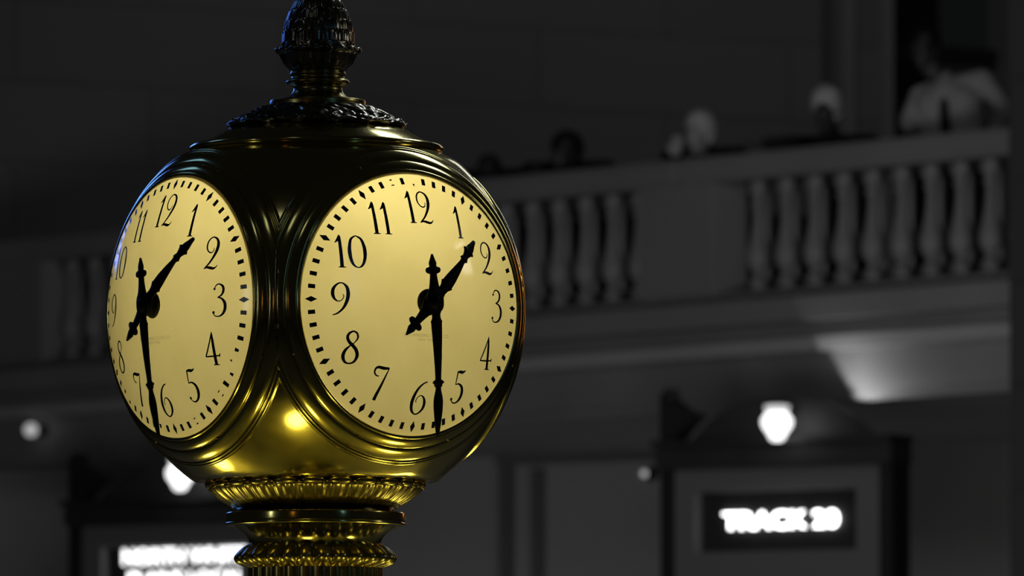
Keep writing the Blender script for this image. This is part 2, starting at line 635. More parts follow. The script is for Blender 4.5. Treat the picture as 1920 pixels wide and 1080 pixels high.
# ------------------------------------------------------------------ track gate signs
def gate_sign(label, pl0, u0, u1, vtop, uc, lines, lamp_label, lamp_u):
    M = frame(pl0, uc, -0.18)
    pl = (pl0[0], pl0[1] - 0.18 * math.sqrt(1 + pl0[0] ** 2))
    s = lambda u: (M.inverted() @ on_plane(u, 540, pl)).x
    z = lambda v: on_plane(uc, v, pl).z
    root = empty('track_gate_sign', M @ Vector((0, 0.18, 0)), label, 'sign', 'track gate signs', math.atan2(-pl0[0], 1.0))
    off = -0.18                                      # local y of the sign face

    def part(name, x0, x1, y0, y1, z0, z1, m, bev=0.0, parent=None):
        return box_obj(name, x0, x1, y0 + off, y1 + off, z0, z1, m, parent or root, bevel=bev)
    x0, x1 = s(u0), s(u1)
    zt = z(vtop)
    k = (x1 - x0) / 450.0                            # metres per photo pixel along the sign
    part('post', x0, x0 + 26 * k, -0.06, 0.18, 0, zt, BLACK, 0.01)
    part('post', x1 - 26 * k, x1, -0.06, 0.18, 0, zt, BLACK, 0.01)
    part('lintel', x0 - 4 * k, x1 + 4 * k, -0.10, 0.18, zt - 0.09, zt + 0.05, GREYBRONZE, 0.012)
    part('cornice', x0 - 9 * k, x1 + 9 * k, -0.15, 0.18, zt + 0.05, zt + 0.09, GREYBRONZE, 0.012)
    # crest: block with scrolls and a black wedge at the left corner
    bm = bmesh.new()
    prof = [(x0 + 60 * k, 0), (x0 + 100 * k, 0.13), (x0 + 150 * k, 0.22), (x0 + 200 * k, 0.25), (x1 - 200 * k, 0.25), (x1 - 150 * k, 0.22),
            (x1 - 100 * k, 0.13), (x1 - 60 * k, 0)]
    prof = catmull(prof, 4)
    fr = [bm.verts.new((x, -0.04 + off, zt + 0.09 + h)) for x, h in prof]
    bk = [bm.verts.new((x, 0.18 + off, zt + 0.09 + h)) for x, h in prof]
    bm.faces.new(fr)
    bm.faces.new(bk)
    for i in range(len(fr) - 1):
        bm.faces.new((fr[i], fr[i + 1], bk[i + 1], bk[i]))
    bm.faces.new((fr[-1], fr[0], bk[0], bk[-1]))
    from_bm(bm, 'crest', GREYBRONZE, root, smooth=False)
    for sx, xx in ((1, x0 + 4 * k),):
        bm = bmesh.new()
        out = [(0, 0), (0, 0.28), (12 * k, 0.33), (16 * k, 0.26), (45 * k, 0.19), (70 * k, 0.16), (52 * k, 0.10), (30 * k, 0.02), (22 * k, 0)]
        f_ = [bm.verts.new((xx + sx * a, -0.08 + off, zt + 0.09 + h)) for a, h in out]
        b_ = [bm.verts.new((xx + sx * a, 0.08 + off, zt + 0.09 + h)) for a, h in out]
        bm.faces.new(f_)
        bm.faces.new(b_)
        n = len(out)
        for i in range(n):
            bm.faces.new((f_[i], f_[(i + 1) % n], b_[(i + 1) % n], b_[i]))
        from_bm(bm, 'corner_wedge', BLACK, root, smooth=False)
    # grey panel with a sunk black display
    xa, xb = x0 + 26 * k, x1 - 26 * k
    ya, yb = s_pix(u0, u1, x0, x1, 1310), s_pix(u0, u1, x0, x1, 1622)
    kk = (u1 - u0) / 450.0
    zd1, zd0 = z(vtop + 72 * kk), z(vtop + 190 * kk)
    bm = bmesh.new()
    zb = zt - 1.25
    add_box(bm, xa, ya, -0.03 + off, 0.12 + off, zb, zt - 0.09)
    add_box(bm, yb, xb, -0.03 + off, 0.12 + off, zb, zt - 0.09)
    add_box(bm, ya, yb, -0.03 + off, 0.12 + off, zd1, zt - 0.09)
    add_box(bm, ya, yb, -0.03 + off, 0.12 + off, zb, zd0)
    from_bm(bm, 'panel', FRAMEGREY, root, smooth=False)
    d = part('display', ya - 0.01, yb + 0.01, 0.05, 0.12, zd0 - 0.01, zd1 + 0.01, BLACK)
    for (txt, u_c, v_c, hpx, wpx) in lines:
        me = text_mesh(txt, 1.0, 0.02, 0.004)
        xs = [v.co.x for v in me.vertices]
        ys = [v.co.y for v in me.vertices]
        w, h = max(xs) - min(xs), max(ys) - min(ys)
        cx, cy = (max(xs) + min(xs)) / 2, (max(ys) + min(ys)) / 2
        W = abs(s(u_c + wpx / 2) - s(u_c - wpx / 2))
        H = abs(z(v_c - hpx / 2) - z(v_c + hpx / 2))
        for v in me.vertices:
            v.co = Vector(((v.co.x - cx) / w * W + s(u_c), 0.035 + off - v.co.z * 0.4, (v.co.y - cy) / h * H + z(v_c)))
        link('lettering', me, SIGNLIT if len(lines) == 1 else SIGNSOFT, d, smooth=False)
    # lantern on a bracket above the sign
    pl2 = (pl0[0], pl0[1] - 0.44 * math.sqrt(1 + pl0[0] ** 2))
    lp = M.inverted() @ on_plane(lamp_u[0], lamp_u[1], pl2)
    lx, pz = lp.x, lp.z
    lroot = empty('lantern', M @ Vector((lx, -0.26, pz)), lamp_label, 'lamp', 'lanterns over the track gates')
    prof = [(0, -0.112), (0.028, -0.11), (0.05, -0.09), (0.052, -0.075), (0.085, -0.03), (0.096, 0.005), (0.09, 0.03), (0.07, 0.055), (0.066, 0.062)]
    from_bm(lathe_bm(catmull(prof, 3), 32), 'glass_globe', LAMPGLASS, lroot)
    prof = [(0.068, 0.062), (0.074, 0.08), (0.078, 0.105), (0.05, 0.11), (0, 0.112)]
    from_bm(lathe_bm(prof, 32), 'shade_collar', DIMGLASS, lroot)
    bm = bmesh.new()
    capsule_bm(bm, (0, 0, 0.105), 0.014, (0, 0, 0.118), 0.014)
    capsule_bm(bm, (0, 0, 0.118), 0.012, (0.14, 0.24, 0.06), 0.012)
    from_bm(bm, 'bracket', BLACK, lroot)
    return root


def s_pix(u0, u1, x0, x1, u):
    """same place along the sign as column u on the right-hand sign"""
    return x0 + (u - 1245) / 450.0 * (x1 - x0)


gate_sign('dark framed gate sign reading TRACK 20 in lit white letters', SIGN_R, 1245, 1680, 849, 1467,
          [('TRACK 20', 1457, 974, 32, 214)], 'bright white glass lantern above the TRACK 20 sign', (1457, 793))
gate_sign('dark framed gate sign with two lines of lit letters, behind the clock pedestal', SIGN_L, 138, 548, 958, 342,
          [('NORTH WHITE', 342, 1042, 30, 230), ('PLAINS LOCAL', 345, 1085, 30, 215)],
          'bright white glass lantern half hidden by the lower left of the clock globe', (338, 889))

# small round glows: a lamp at left, an added bulb imitating a reflection
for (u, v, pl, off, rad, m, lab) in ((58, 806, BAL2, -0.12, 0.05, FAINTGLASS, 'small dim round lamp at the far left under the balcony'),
                                     (1208, 888, GATE, -0.12, 0.024, FAINTGLASS, 'faint bulb imitating a lamp reflection left of the TRACK 20 sign frame')):
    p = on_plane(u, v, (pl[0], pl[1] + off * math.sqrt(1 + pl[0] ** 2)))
    r = empty('wall_glow', p, lab, 'lamp', 'small wall lamps', math.atan2(-pl[0], 1))
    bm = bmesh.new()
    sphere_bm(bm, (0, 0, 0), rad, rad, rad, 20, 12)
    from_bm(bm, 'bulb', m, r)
    bm = lathe_bm([(0, 0), (0.05, 0.0), (0.05, 0.02), (0.015, 0.03), (0.012, 0.11 + 0.01)], 24)
    bmesh.ops.rotate(bm, verts=bm.verts, cent=(0, 0, 0), matrix=Matrix.Rotation(R(90), 3, 'X'))
    bmesh.ops.translate(bm, verts=bm.verts, vec=(0, 0.12, 0))
    from_bm(bm, 'mount', GREYBRONZE, r)

# spot lamp that throws the bright pool on the balcony fascia
sp = bpy.data.lights.new('fascia_spot', 'SPOT')
sp.energy = 3.6
sp.spot_blend = 0.10
sp.shadow_soft_size = 0.02
spo = bpy.data.objects.new('fascia_spot', sp)
COL.objects.link(spo)
nB = Vector((BAL[0], 1, 0)).normalized()
spo.location = on_plane(1606, 748, BAL) - nB * 0.25
rim = [(on_plane(u, v, BAL) - spo.location).normalized() for u, v in ((1543, 640), (1577, 702), (1652, 757))]   # rim of the light cone on the fascia
ax = (rim[0] - rim[1]).cross(rim[0] - rim[2]).normalized()
if ax.dot(rim[0]) < 0:
    ax = -ax
sp.spot_size = min(PI * 0.95, 2 * math.acos(ax.dot(rim[0])))
spo.rotation_euler = ax.to_track_quat('-Z', 'Y').to_euler()


# ------------------------------------------------------------------ the clock
clock = empty('globe_clock', (GC.x, GC.y, 2.3), 'brass four-faced globe clock with lit cream dials and pinecone finial', 'clock')
OFF = GC - Vector((GC.x, GC.y, 2.3))          # globe centre in the clock's own frame
AZ_R = 34.5 + 1.32
NORMALS = [AZ_R, AZ_R - 90, AZ_R + 90, AZ_R + 180]
RG = 394.0


def face_axes(az):
    a = R(az)
    n = Vector((math.sin(a), -math.cos(a), 0))
    up = Vector((0, 0, 1))
    return up.cross(n), up, n


PROF = [(38.5, -12), (38.5, -6), (38.5, -2.5), (38.7, 0.4), (39.05, 1.4), (39.35, 0.9), (39.5, -0.2), (39.65, 0.6), (40.0, 1.5), (40.8, 2.2), (41.6, 2.2), (42.3, 1.5),
        (42.55, 0.6), (42.75, -1.4), (42.95, 0.7), (43.3, 1.9), (44.0, 2.7), (45.0, 2.9), (45.9, 2.5), (46.6, 1.6),
        (46.85, 0.9), (47.0, -0.6), (47.15, 1.0), (47.45, 1.9), (47.75, 1.4), (47.95, -0.2), (48.1, 1.0), (48.4, 1.6), (48.75, 0.9), (49.0, -1.4), (49.3, -3.0)]
PROF = [p for p in PROF[:2]] + catmull(PROF[2:], 2)


def cell_bm(az, prof, npsi=360, sc=S):
    """a patch of the globe around a dial axis, cut at the planes halfway to the next dials"""
    A, U, N = face_axes(az)
    bm = bmesh.new()
    rows = []
    for (b, dlt) in prof:
        row = []
        for k in range(npsi):
            psi = 2 * PI * k / npsi
            c = abs(math.cos(psi))
            lim = math.atan2(1.0, c) if c > 1e-9 else PI / 2
            be = R(b)
            d = dlt
            if be > lim:
                be = lim
                # depth of the profile where the cell ends
                bd = math.degrees(lim)
                for (b0, d0), (b1, d1) in zip(prof[:-1], prof[1:]):
                    if b0 <= bd <= b1 and b1 > b0:
                        d = d0 + (d1 - d0) * (bd - b0) / (b1 - b0)
                        break
                # a fine V where two bezels touch
                d -= 5.0 * max(0.0, 1 - (bd - 45.0) / 3.0) if prof is PROF else 0
            dv = N * math.cos(be) + (A * math.cos(psi) + U * math.sin(psi)) * math.sin(be)
            row.append(bm.verts.new(OFF + dv * (RG + d) * sc))
        rows.append(row)
    for a, b in zip(rows[:-1], rows[1:]):
        for k in range(npsi):
            k2 = (k + 1) % npsi
            if (a[k].co - b[k].co).length < 1e-7 and (a[k2].co - b[k2].co).length < 1e-7:
                continue
            bm.faces.new((a[k], a[k2], b[k2], b[k]))
    bmesh.ops.remove_doubles(bm, verts=bm.verts, dist=1e-5)
    loose = [v for v in bm.verts if not v.link_faces]
    bmesh.ops.delete(bm, geom=loose, context='VERTS')
    bm.normal_update()
    if sum(f.normal.dot((f.calc_center_median() - OFF).normalized()) for f in bm.faces) < 0:
        bmesh.ops.reverse_faces(bm, faces=bm.faces)
    return bm


for az in NORMALS:
    from_bm(cell_bm(az, PROF), 'bezel', BRASS, clock, recalc=False)
bm = bmesh.new()
for az in NORMALS:
    b2 = cell_bm(az, [(49.2 + (90 - 49.2) * i / 24, -3.0) for i in range(25)], 180)
    me = bpy.data.meshes.new('tmp')
    b2.to_mesh(me)
    b2.free()
    bm.from_mesh(me)
    bpy.data.meshes.remove(me)
bmesh.ops.remove_doubles(bm, verts=bm.verts, dist=2e-5)
for v in bm.verts:                                # the shoulder draws in a little under the cap
    q = v.co - OFF
    e = math.degrees(math.asin(max(-1.0, min(1.0, q.z / q.length))))
    t = max(0.0, min(1.0, (e - 45.5) / 6.0))
    q = q * (1 - 0.021 * t * t * (3 - 2 * t))
    if q.z < -317 * S:                            # flat underside that sits on the leaf collar
        k = max(0.0, 1 - (-317 * S - q.z) / (74 * S))
        q = Vector((q.x * (0.55 + 0.45 * k), q.y * (0.55 + 0.45 * k), -317 * S))
    v.co = OFF + q
from_bm(bm, 'globe_body', BRASS, clock, recalc=False)

# lamp inside the globe that lights the dials
ld = bpy.data.lights.new('dial_lamp', 'POINT')
ld.energy = 5.8
ld.color = (1.0, 0.98, 0.92)
ld.shadow_soft_size = 0.05
lo = bpy.data.objects.new('dial_lamp', ld)
COL.objects.link(lo)
lo.location = GC + (Vector((math.sin(R(AZ_R)), -math.cos(R(AZ_R)), 0)) * 62 + Vector((math.sin(R(AZ_R - 90)), -math.cos(R(AZ_R - 90)), 0)) * 24 + Vector((0, 0, 172))) * S

# dial geometry (photo pixels): opal dome with radius of curvature RHO
HD, RD, SAG = 305.5, 246.5, 60.5
RHO = (RD * RD + SAG * SAG) / (2 * SAG)


def dome_z(r):
    return math.sqrt(max(0.0, RHO * RHO - r * r)) - (RHO - SAG)


def dome_map(az):
    A, U, N = face_axes(az)

    def f(a, b, h=0.0):
        """dial coordinates (right, up, height above the glass) to the clock's frame"""
        r = math.hypot(a, b)
        nv = Vector((a / RHO, b / RHO, math.sqrt(max(0.0, 1 - (r / RHO) ** 2))))
        x, y, zz = a + nv.x * h, b + nv.y * h, dome_z(r) + nv.z * h
        return OFF + (A * x + U * y + N * (HD + zz)) * S

    def g(a, b, zz):
        """dial coordinates with a height over the rim plane"""
        return OFF + (A * a + U * b + N * (HD + zz)) * S
    return f, g


def stroke_poly(bm, pts, f, h, closed=False, n=7):
    """a brush stroke (x, y, width) laid on the dome"""
    P = catmull(pts, n)
    L, Rr = [], []
    for i, (x, y, w) in enumerate(P):
        a = P[max(0, i - 1)]
        b = P[min(len(P) - 1, i + 1)]
        dx, dy = b[0] - a[0], b[1] - a[1]
        l = math.hypot(dx, dy) or 1.0
        nx, ny = -dy / l, dx / l
        L.append(bm.verts.new(f(x + nx * w / 2, y + ny * w / 2, h)))
        Rr.append(bm.verts.new(f(x - nx * w / 2, y - ny * w / 2, h)))
    for i in range(len(P) - 1):
        bm.faces.new((L[i], L[i + 1], Rr[i + 1], Rr[i]))


def dot_poly(bm, x, y, r, f, h, n=14):
    bm.faces.new([bm.verts.new(f(x + r * math.cos(2 * PI * k / n), y + r * math.sin(2 * PI * k / n), h)) for k in range(n)])


def quad_poly(bm, pts, f, h):
    bm.faces.new([bm.verts.new(f(x, y, h)) for x, y in pts])


# numerals: strokes in a box one unit high; (x, y, stroke width)
def rot180(strokes, dots, w):
    return ([[(w - x, 1 - y, t) for (x, y, t) in s] for s in strokes], [(w - x, 1 - y, r) for (x, y, r) in dots])


SIX = ([[(0.50, 0.985, 0.035), (0.36, 0.93, 0.05), (0.20, 0.78, 0.075), (0.09, 0.56, 0.105), (0.05, 0.34, 0.115), (0.09, 0.14, 0.09), (0.22, 0.02, 0.045),
         (0.36, 0.05, 0.055), (0.48, 0.18, 0.09), (0.51, 0.34, 0.105), (0.46, 0.49, 0.075), (0.35, 0.57, 0.035), (0.24, 0.53, 0.03), (0.18, 0.42, 0.03), (0.21, 0.36, 0.025)]],
       [], 0.56)
NINE_S, NINE_D = rot180(SIX[0], SIX[1], 0.56)
GLYPH = {
    '0': ([[(0.27, 0.985, 0.035), (0.12, 0.88, 0.075), (0.055, 0.66, 0.10), (0.04, 0.48, 0.115), (0.06, 0.28, 0.10), (0.13, 0.10, 0.075), (0.27, 0.015, 0.035),
            (0.41, 0.10, 0.075), (0.49, 0.30, 0.10), (0.51, 0.5, 0.115), (0.49, 0.70, 0.10), (0.42, 0.89, 0.075), (0.27, 0.985, 0.035)]], [], 0.55),
    '1': ([[(0.145, 1.0, 0.02), (0.15, 0.94, 0.085), (0.155, 0.7, 0.095), (0.16, 0.3, 0.105), (0.16, 0.03, 0.11)],
           [(0.05, 0.015, 0.02), (0.12, 0.022, 0.04), (0.20, 0.022, 0.04), (0.28, 0.015, 0.02)],
           [(0.15, 0.985, 0.05), (0.09, 0.85, 0.075), (0.0, 0.76, 0.02)]], [], 0.28),
    '2': ([[(0.33, 0.66, 0.02), (0.32, 0.57, 0.035), (0.25, 0.515, 0.04), (0.14, 0.55, 0.045), (0.06, 0.68, 0.055), (0.07, 0.85, 0.055), (0.16, 0.96, 0.045), (0.27, 0.985, 0.045),
            (0.40, 0.91, 0.075), (0.46, 0.76, 0.105), (0.44, 0.58, 0.11), (0.36, 0.40, 0.085), (0.22, 0.20, 0.06), (0.06, 0.05, 0.04)],
           [(0.03, 0.03, 0.03), (0.14, 0.07, 0.06), (0.26, 0.055, 0.085), (0.38, 0.03, 0.075), (0.47, 0.06, 0.045), (0.53, 0.13, 0.02)]], [], 0.54),
    '3': ([[(0.08, 0.86, 0.03), (0.15, 0.96, 0.04), (0.26, 0.985, 0.045), (0.38, 0.91, 0.08), (0.40, 0.77, 0.085), (0.33, 0.65, 0.06), (0.20, 0.585, 0.03)],
           [(0.20, 0.585, 0.03), (0.34, 0.55, 0.06), (0.45, 0.42, 0.10), (0.46, 0.24, 0.105), (0.38, 0.09, 0.075), (0.24, 0.015, 0.045), (0.10, 0.03, 0.035), (0.04, 0.12, 0.03)]],
          [(0.085, 0.845, 0.04), (0.05, 0.135, 0.045)], 0.5),
    '4': ([[(0.34, 1.0, 0.02), (0.30, 0.88, 0.04), (0.20, 0.62, 0.05), (0.03, 0.27, 0.045)],
           [(0.02, 0.265, 0.035), (0.2, 0.27, 0.045), (0.40, 0.275, 0.045), (0.53, 0.29, 0.04)],
           [(0.53, 0.24, 0.02), (0.54, 0.30, 0.045), (0.56, 0.35, 0.02)],
           [(0.335, 1.0, 0.03), (0.345, 0.8, 0.085), (0.36, 0.45, 0.10), (0.375, 0.02, 0.105)],
           [(0.27, 0.012, 0.02), (0.35, 0.02, 0.04), (0.42, 0.02, 0.04), (0.49, 0.012, 0.02)]], [], 0.56),
    '5': ([[(0.14, 0.93, 0.03), (0.24, 0.945, 0.09), (0.34, 0.935, 0.085), (0.43, 0.965, 0.05), (0.47, 1.0, 0.02)],
           [(0.15, 0.96, 0.05), (0.14, 0.8, 0.045), (0.125, 0.56, 0.035)],
           [(0.125, 0.56, 0.03), (0.25, 0.585, 0.05), (0.39, 0.50, 0.09), (0.44, 0.34, 0.11), (0.40, 0.16, 0.095), (0.28, 0.035, 0.055), (0.14, 0.015, 0.04), (0.04, 0.10, 0.03)]],
          [(0.05, 0.12, 0.045)], 0.48),
    '6': SIX,
    '7': ([[(0.19, 0.72, 0.03), (0.10, 0.74, 0.045), (0.03, 0.83, 0.055), (0.06, 0.95, 0.07), (0.16, 0.985, 0.085), (0.32, 0.955, 0.095), (0.50, 0.955, 0.06)],
           [(0.50, 0.965, 0.03), (0.42, 0.75, 0.05), (0.31, 0.45, 0.08), (0.20, 0.15, 0.105), (0.155, 0.0, 0.11)]], [], 0.52),
    '8': ([[(0.30, 0.985, 0.05), (0.18, 0.92, 0.075), (0.13, 0.80, 0.09), (0.19, 0.66, 0.095), (0.31, 0.55, 0.10), (0.42, 0.42, 0.105), (0.47, 0.25, 0.105), (0.40, 0.08, 0.075),
            (0.25, 0.015, 0.045), (0.11, 0.07, 0.075), (0.045, 0.23, 0.105), (0.09, 0.40, 0.09), (0.21, 0.53, 0.05), (0.35, 0.64, 0.035), (0.44, 0.78, 0.06),
            (0.41, 0.92, 0.06), (0.30, 0.985, 0.05)]], [], 0.52),
    '9': (NINE_S, NINE_D, 0.56),
}


def numeral_bm(txt, az, ca, cb, hgt):
    f, g = dome_map(az)
    bm = bmesh.new()
    gap = 0.10
    tot = sum(GLYPH[c][2] for c in txt) + gap * (len(txt) - 1)
    x = ca - tot * hgt / 2
    lay = 1.1
    for ch in txt:
        st, dots, w = GLYPH[ch]
        for s in st:
            stroke_poly(bm, [(x + a * hgt, cb + (b - 0.5) * hgt, t * hgt) for (a, b, t) in s], f, lay)
            lay += 0.05
        for (a, b, r) in dots:
            dot_poly(bm, x + a * hgt, cb + (b - 0.5) * hgt, r * hgt, f, lay)
        x += (w + gap) * hgt
    return bm


def bar(bm, f, th, r0, r1, w0, w1=None, h=1.1):
    """a mark along the radius at clock angle th"""
    w1 = w0 if w1 is None else w1
    rx, ry = math.sin(th), math.cos(th)
    tx, ty = ry, -rx
    quad_poly(bm, [(rx * r0 + tx * w0, ry * r0 + ty * w0), (rx * r1 + tx * w1, ry * r1 + ty * w1),
                   (rx * r1 - tx * w1, ry * r1 - ty * w1), (rx * r0 - tx * w0, ry * r0 - ty * w0)], f, h)


def diamond(bm, f, th, rc, hl, hw, h=1.1, part=None):
    rx, ry = math.sin(th), math.cos(th)
    tx, ty = ry, -rx
    P = [(rx * (rc - hl), ry * (rc - hl)), (rx * rc + tx * hw, ry * rc + ty * hw), (rx * (rc + hl), ry * (rc + hl)), (rx * rc - tx * hw, ry * rc - ty * hw)]
    if part == 'in':
        P = [P[0], ((P[0][0] + P[1][0]) / 2, (P[0][1] + P[1][1]) / 2), ((P[0][0] + P[3][0]) / 2, (P[0][1] + P[3][1]) / 2)]
    if part == 'out':
        P = [P[2], ((P[2][0] + P[3][0]) / 2, (P[2][1] + P[3][1]) / 2), P[3]]
    quad_poly(bm, P, f, h)


CHIPS_R = {58: 'frag', 0: 'dfrag'}
CHIPS_L = {19: 'in', 20: 'dfrag', 21: 'out', 23: 'frag', 27: 'frag', 22: 'bar', 32: 'in', 37: 'out', 38: 'in'}


def track_bm(az, chips):
    f, g = dome_map(az)
    bm = bmesh.new()
    for m in range(60):
        th = 2 * PI * m / 60
        c = chips.get(m)
        if m % 5 == 0:
            if c == 'dfrag':
                diamond(bm, f, th, 227, 10.5, 5.4, part='in')
                diamond(bm, f, th, 227, 10.5, 5.4, part='out')
            else:
                diamond(bm, f, th, 227, 10.5, 5.4)
        elif c == 'frag':
            bar(bm, f, th, 221, 223, 4, 2.5)
            bar(bm, f, th, 230.5, 233, 1.5, 3.5)
        elif c == 'in':
            bar(bm, f, th, 221, 229, 3.6, 2.4)
        elif c == 'out':
            bar(bm, f, th, 226, 233, 2.0, 3.4)
        else:
            bar(bm, f, th, 221, 233.2, 3.9)
    return bm


def hand_bm(az, ang, outline, z0, bend, thick=3.2):
    """a hand cut from sheet: outline of (distance from the pivot, half width), at height z0 over the rim plane"""
    f, g = dome_map(az)
    bm = bmesh.new()
    th = R(ang)
    dx, dy = math.sin(th), math.cos(th)
    px, py = dy, -dx
    fr, bk = [], []
    for (s, w) in outline:
        z = z0 - bend * (max(0.0, s) / 246.0) ** 2
        for sg, L in ((1, fr), (-1, fr)):
            pass
        a = [(dx * s + px * w, dy * s + py * w), (dx * s - px * w, dy * s - py * w)]
        fr.append((bm.verts.new(g(*a[0], z + thick / 2)), bm.verts.new(g(dx * s, dy * s, z + thick / 2 + min(1.2, w * 0.25))), bm.verts.new(g(*a[1], z + thick / 2))))
        bk.append((bm.verts.new(g(*a[0], z - thick / 2)), bm.verts.new(g(*a[1], z - thick / 2))))
    for i in range(len(outline) - 1):
        A0, A1, B0, B1 = fr[i], fr[i + 1], bk[i], bk[i + 1]
        bm.faces.new((A0[0], A1[0], A1[1], A0[1]))
        bm.faces.new((A0[1], A1[1], A1[2], A0[2]))
        bm.faces.new((B0[0], B0[1], B1[1], B1[0]))
        bm.faces.new((A0[0], B0[0], B1[0], A1[0]))
        bm.faces.new((A0[2], A1[2], B1[1], B0[1]))
    for i in (0, -1):
        bm.faces.new((fr[i][0], fr[i][1], fr[i][2], bk[i][1], bk[i][0]))
    return bm


def tail(k=1.0):
    """counterweight: leaf point, two ball ears, tapering neck"""
    return [(-88, 1.0), (-85, 2.2), (-79, 4.6), (-73, 7.2), (-69, 7.6), (-65.5, 6.8), (-64.2, 9), (-63.4, 12.5), (-61.5, 15.2), (-58, 16.2), (-54.5, 15.0),
            (-52.6, 12.0), (-51.8, 8.5), (-51, 6.8), (-44, 7.4), (-34, 9.0), (-26, 10.6), (-19, 13.6)]


hub = [(-17, 15.0), (-12, 17.2), (-5, 18.5), (3, 18.5), (10, 17.2), (15, 14.5), (19, 11.0)]
MIN_OUT = [(s, w) for s, w in tail()] + hub + [(24, 8.4), (30, 8.6), (35, 11.0), (36.5, 12.6), (39, 11.4), (60, 10.4), (100, 8.0), (140, 5.6), (144, 5.8), (146, 9.6),
                                             (148, 12.2), (150.5, 11.4), (152, 8.4), (156, 8.0), (158, 5.0), (164, 5.6), (174, 8.4), (184, 9.8), (196, 9.4), (212, 7.8), (230, 5.2), (243, 2.9), (247, 1.6)]
HR_OUT = [(s, w) for s, w in tail()] + hub + [(26, 8.6), (34, 9.6), (40, 13.0), (42, 14.6), (44.5, 12.4), (60, 11.2), (80, 8.2), (98, 5.2), (103, 5.6), (104.5, 8.8), (107, 8.2), (112, 5.8),
                                            (118, 7.8), (122, 10.0), (124, 13.0), (126.5, 12.6), (128, 9.0), (133, 8.4), (142, 5.2), (148, 3.8), (151, 2.6)]


def inscription_bm(az):
    f, g = dome_map(az)
    bm = bmesh.new()
    for txt, size, cy in (('SELF WINDING CLOCK CO.', 8.2, -61.5), ('NEW YORK', 7.2, -69.5)):
        me = text_mesh(txt, size, 0.0)
        vs_ = [bm.verts.new(f(v.co.x, cy + v.co.y, 1.0)) for v in me.vertices]
        for p in me.polygons:
            try:
                bm.faces.new([vs_[i] for i in p.vertices])
            except ValueError:
                pass
        bpy.data.meshes.remove(me)
    return bm


for fi, az in enumerate(NORMALS):
    f, g = dome_map(az)
    # opal dome
    bm = bmesh.new()
    rings = [[bm.verts.new(f(0, 0))]]
    for i in range(1, 41):
        r = RD * i / 40
        rings.append([bm.verts.new(f(r * math.cos(2 * PI * k / 128), r * math.sin(2 * PI * k / 128))) for k in range(128)])
    for k in range(128):
        bm.faces.new((rings[0][0], rings[1][k], rings[1][(k + 1) % 128]))
    for a, b in zip(rings[1:-1], rings[2:]):
        for k in range(128):
            bm.faces.new((a[k], b[k], b[(k + 1) % 128], a[(k + 1) % 128]))
    dial = from_bm(bm, 'dial', OPAL, clock, recalc=True)
    if fi > 1:
        continue                                  # the two rear dials face away: plain glass
    dial['label'] = ('lit dial facing right, turned towards the viewer', 'lit dial facing left, seen obliquely')[fi]
    from_bm(track_bm(az, (CHIPS_R, CHIPS_L)[fi]), 'minute_track', INK, dial, smooth=False)
    for h in range(1, 13):
        th = 2 * PI * h / 12
        rn = 176.0
        from_bm(numeral_bm(str(h), az, rn * math.sin(th), rn * math.cos(th) + 1.0, 61.0), 'numeral', INK, dial, smooth=False)
    from_bm(inscription_bm(az), 'inscription', FADED, dial, smooth=False)
    # gasket, hub and hands
    bm = bmesh.new()
    n = 48
    ro = [bm.verts.new(f(24.5 * math.cos(2 * PI * k / n), 24.5 * math.sin(2 * PI * k / n), 0.8)) for k in range(n)]
    r2 = [bm.verts.new(f(24 * math.cos(2 * PI * k / n), 24 * math.sin(2 * PI * k / n), 2.6)) for k in range(n)]
    r3 = [bm.verts.new(f(14 * math.cos(2 * PI * k / n), 14 * math.sin(2 * PI * k / n), 2.6)) for k in range(n)]
    for a, b in ((ro, r2), (r2, r3)):
        for k in range(n):
            bm.faces.new((a[k], a[(k + 1) % n], b[(k + 1) % n], b[k]))
    from_bm(bm, 'hub_gasket', STAIN, dial)
    bm = bmesh.new()
    rows = []
    for (r, z) in ((16, 58), (16, 74), (15, 75), (15, 86), (9, 89), (6, 93), (0.01, 94)):
        rows.append([bm.verts.new(g(r * math.cos(2 * PI * k / 32), r * math.sin(2 * PI * k / 32), z)) for k in range(32)])
    for a, b in zip(rows[:-1], rows[1:]):
        for k in range(32):
            bm.faces.new((a[k], a[(k + 1) % 32], b[(k + 1) % 32], b[k]))
    from_bm(bm, 'hub', HANDS, clock)
    from_bm(hand_bm(az, 44.0, [(a * 1.09 if a > 20 else a, b) for a, b in HR_OUT], 77.5, 70), 'hour_hand', HANDS, clock)
    from_bm(hand_bm(az, 175.0, MIN_OUT, 83.5, 23), 'minute_hand', HANDS, clock)


# turned parts above and below the globe, profiles in photo pixels from the globe centre
def turned(name, prof, m, seg=128, n=4, rmod=None, zmod=None, x0=0.0):
    bm = lathe_bm(catmull(prof, n) if n > 1 else prof, seg, rmod, zmod, S)
    bmesh.ops.translate(bm, verts=bm.verts, vec=OFF + Vector((x0 * S, 0, 0)))
    return from_bm(bm, name, m, clock)


turned('cap', [(200, 298), (226, 300), (235, 302.5), (239, 307), (239, 311), (234, 315.5), (222, 317), (211, 317.5), (206, 320), (198, 326), (184, 335), (166, 346), (130, 364), (96, 382), (60, 388)], BRASS, n=5, x0=1)


def leafmod(th, t, r, z):
    a = math.sin(th * 16 + 3 * math.sin(t * 9)) * math.sin(t * PI * 4 + math.cos(th * 8) * 1.5)
    b = math.sin(th * 40 + t * 14) * 0.5
    e = math.sin(min(1, t * 1.0) * PI)
    return r + (3.4 * abs(a) + 2.0 * b) * e


def leafz(th, t, r, z):
    a = math.sin(th * 16 + 3 * math.sin(t * 9)) * math.sin(t * PI * 4 + math.cos(th * 8) * 1.5)
    return z + 4.0 * abs(a) * math.sin(t * PI) + (3.0 * abs(math.cos(th * 8)) if t < 0.2 else 0)


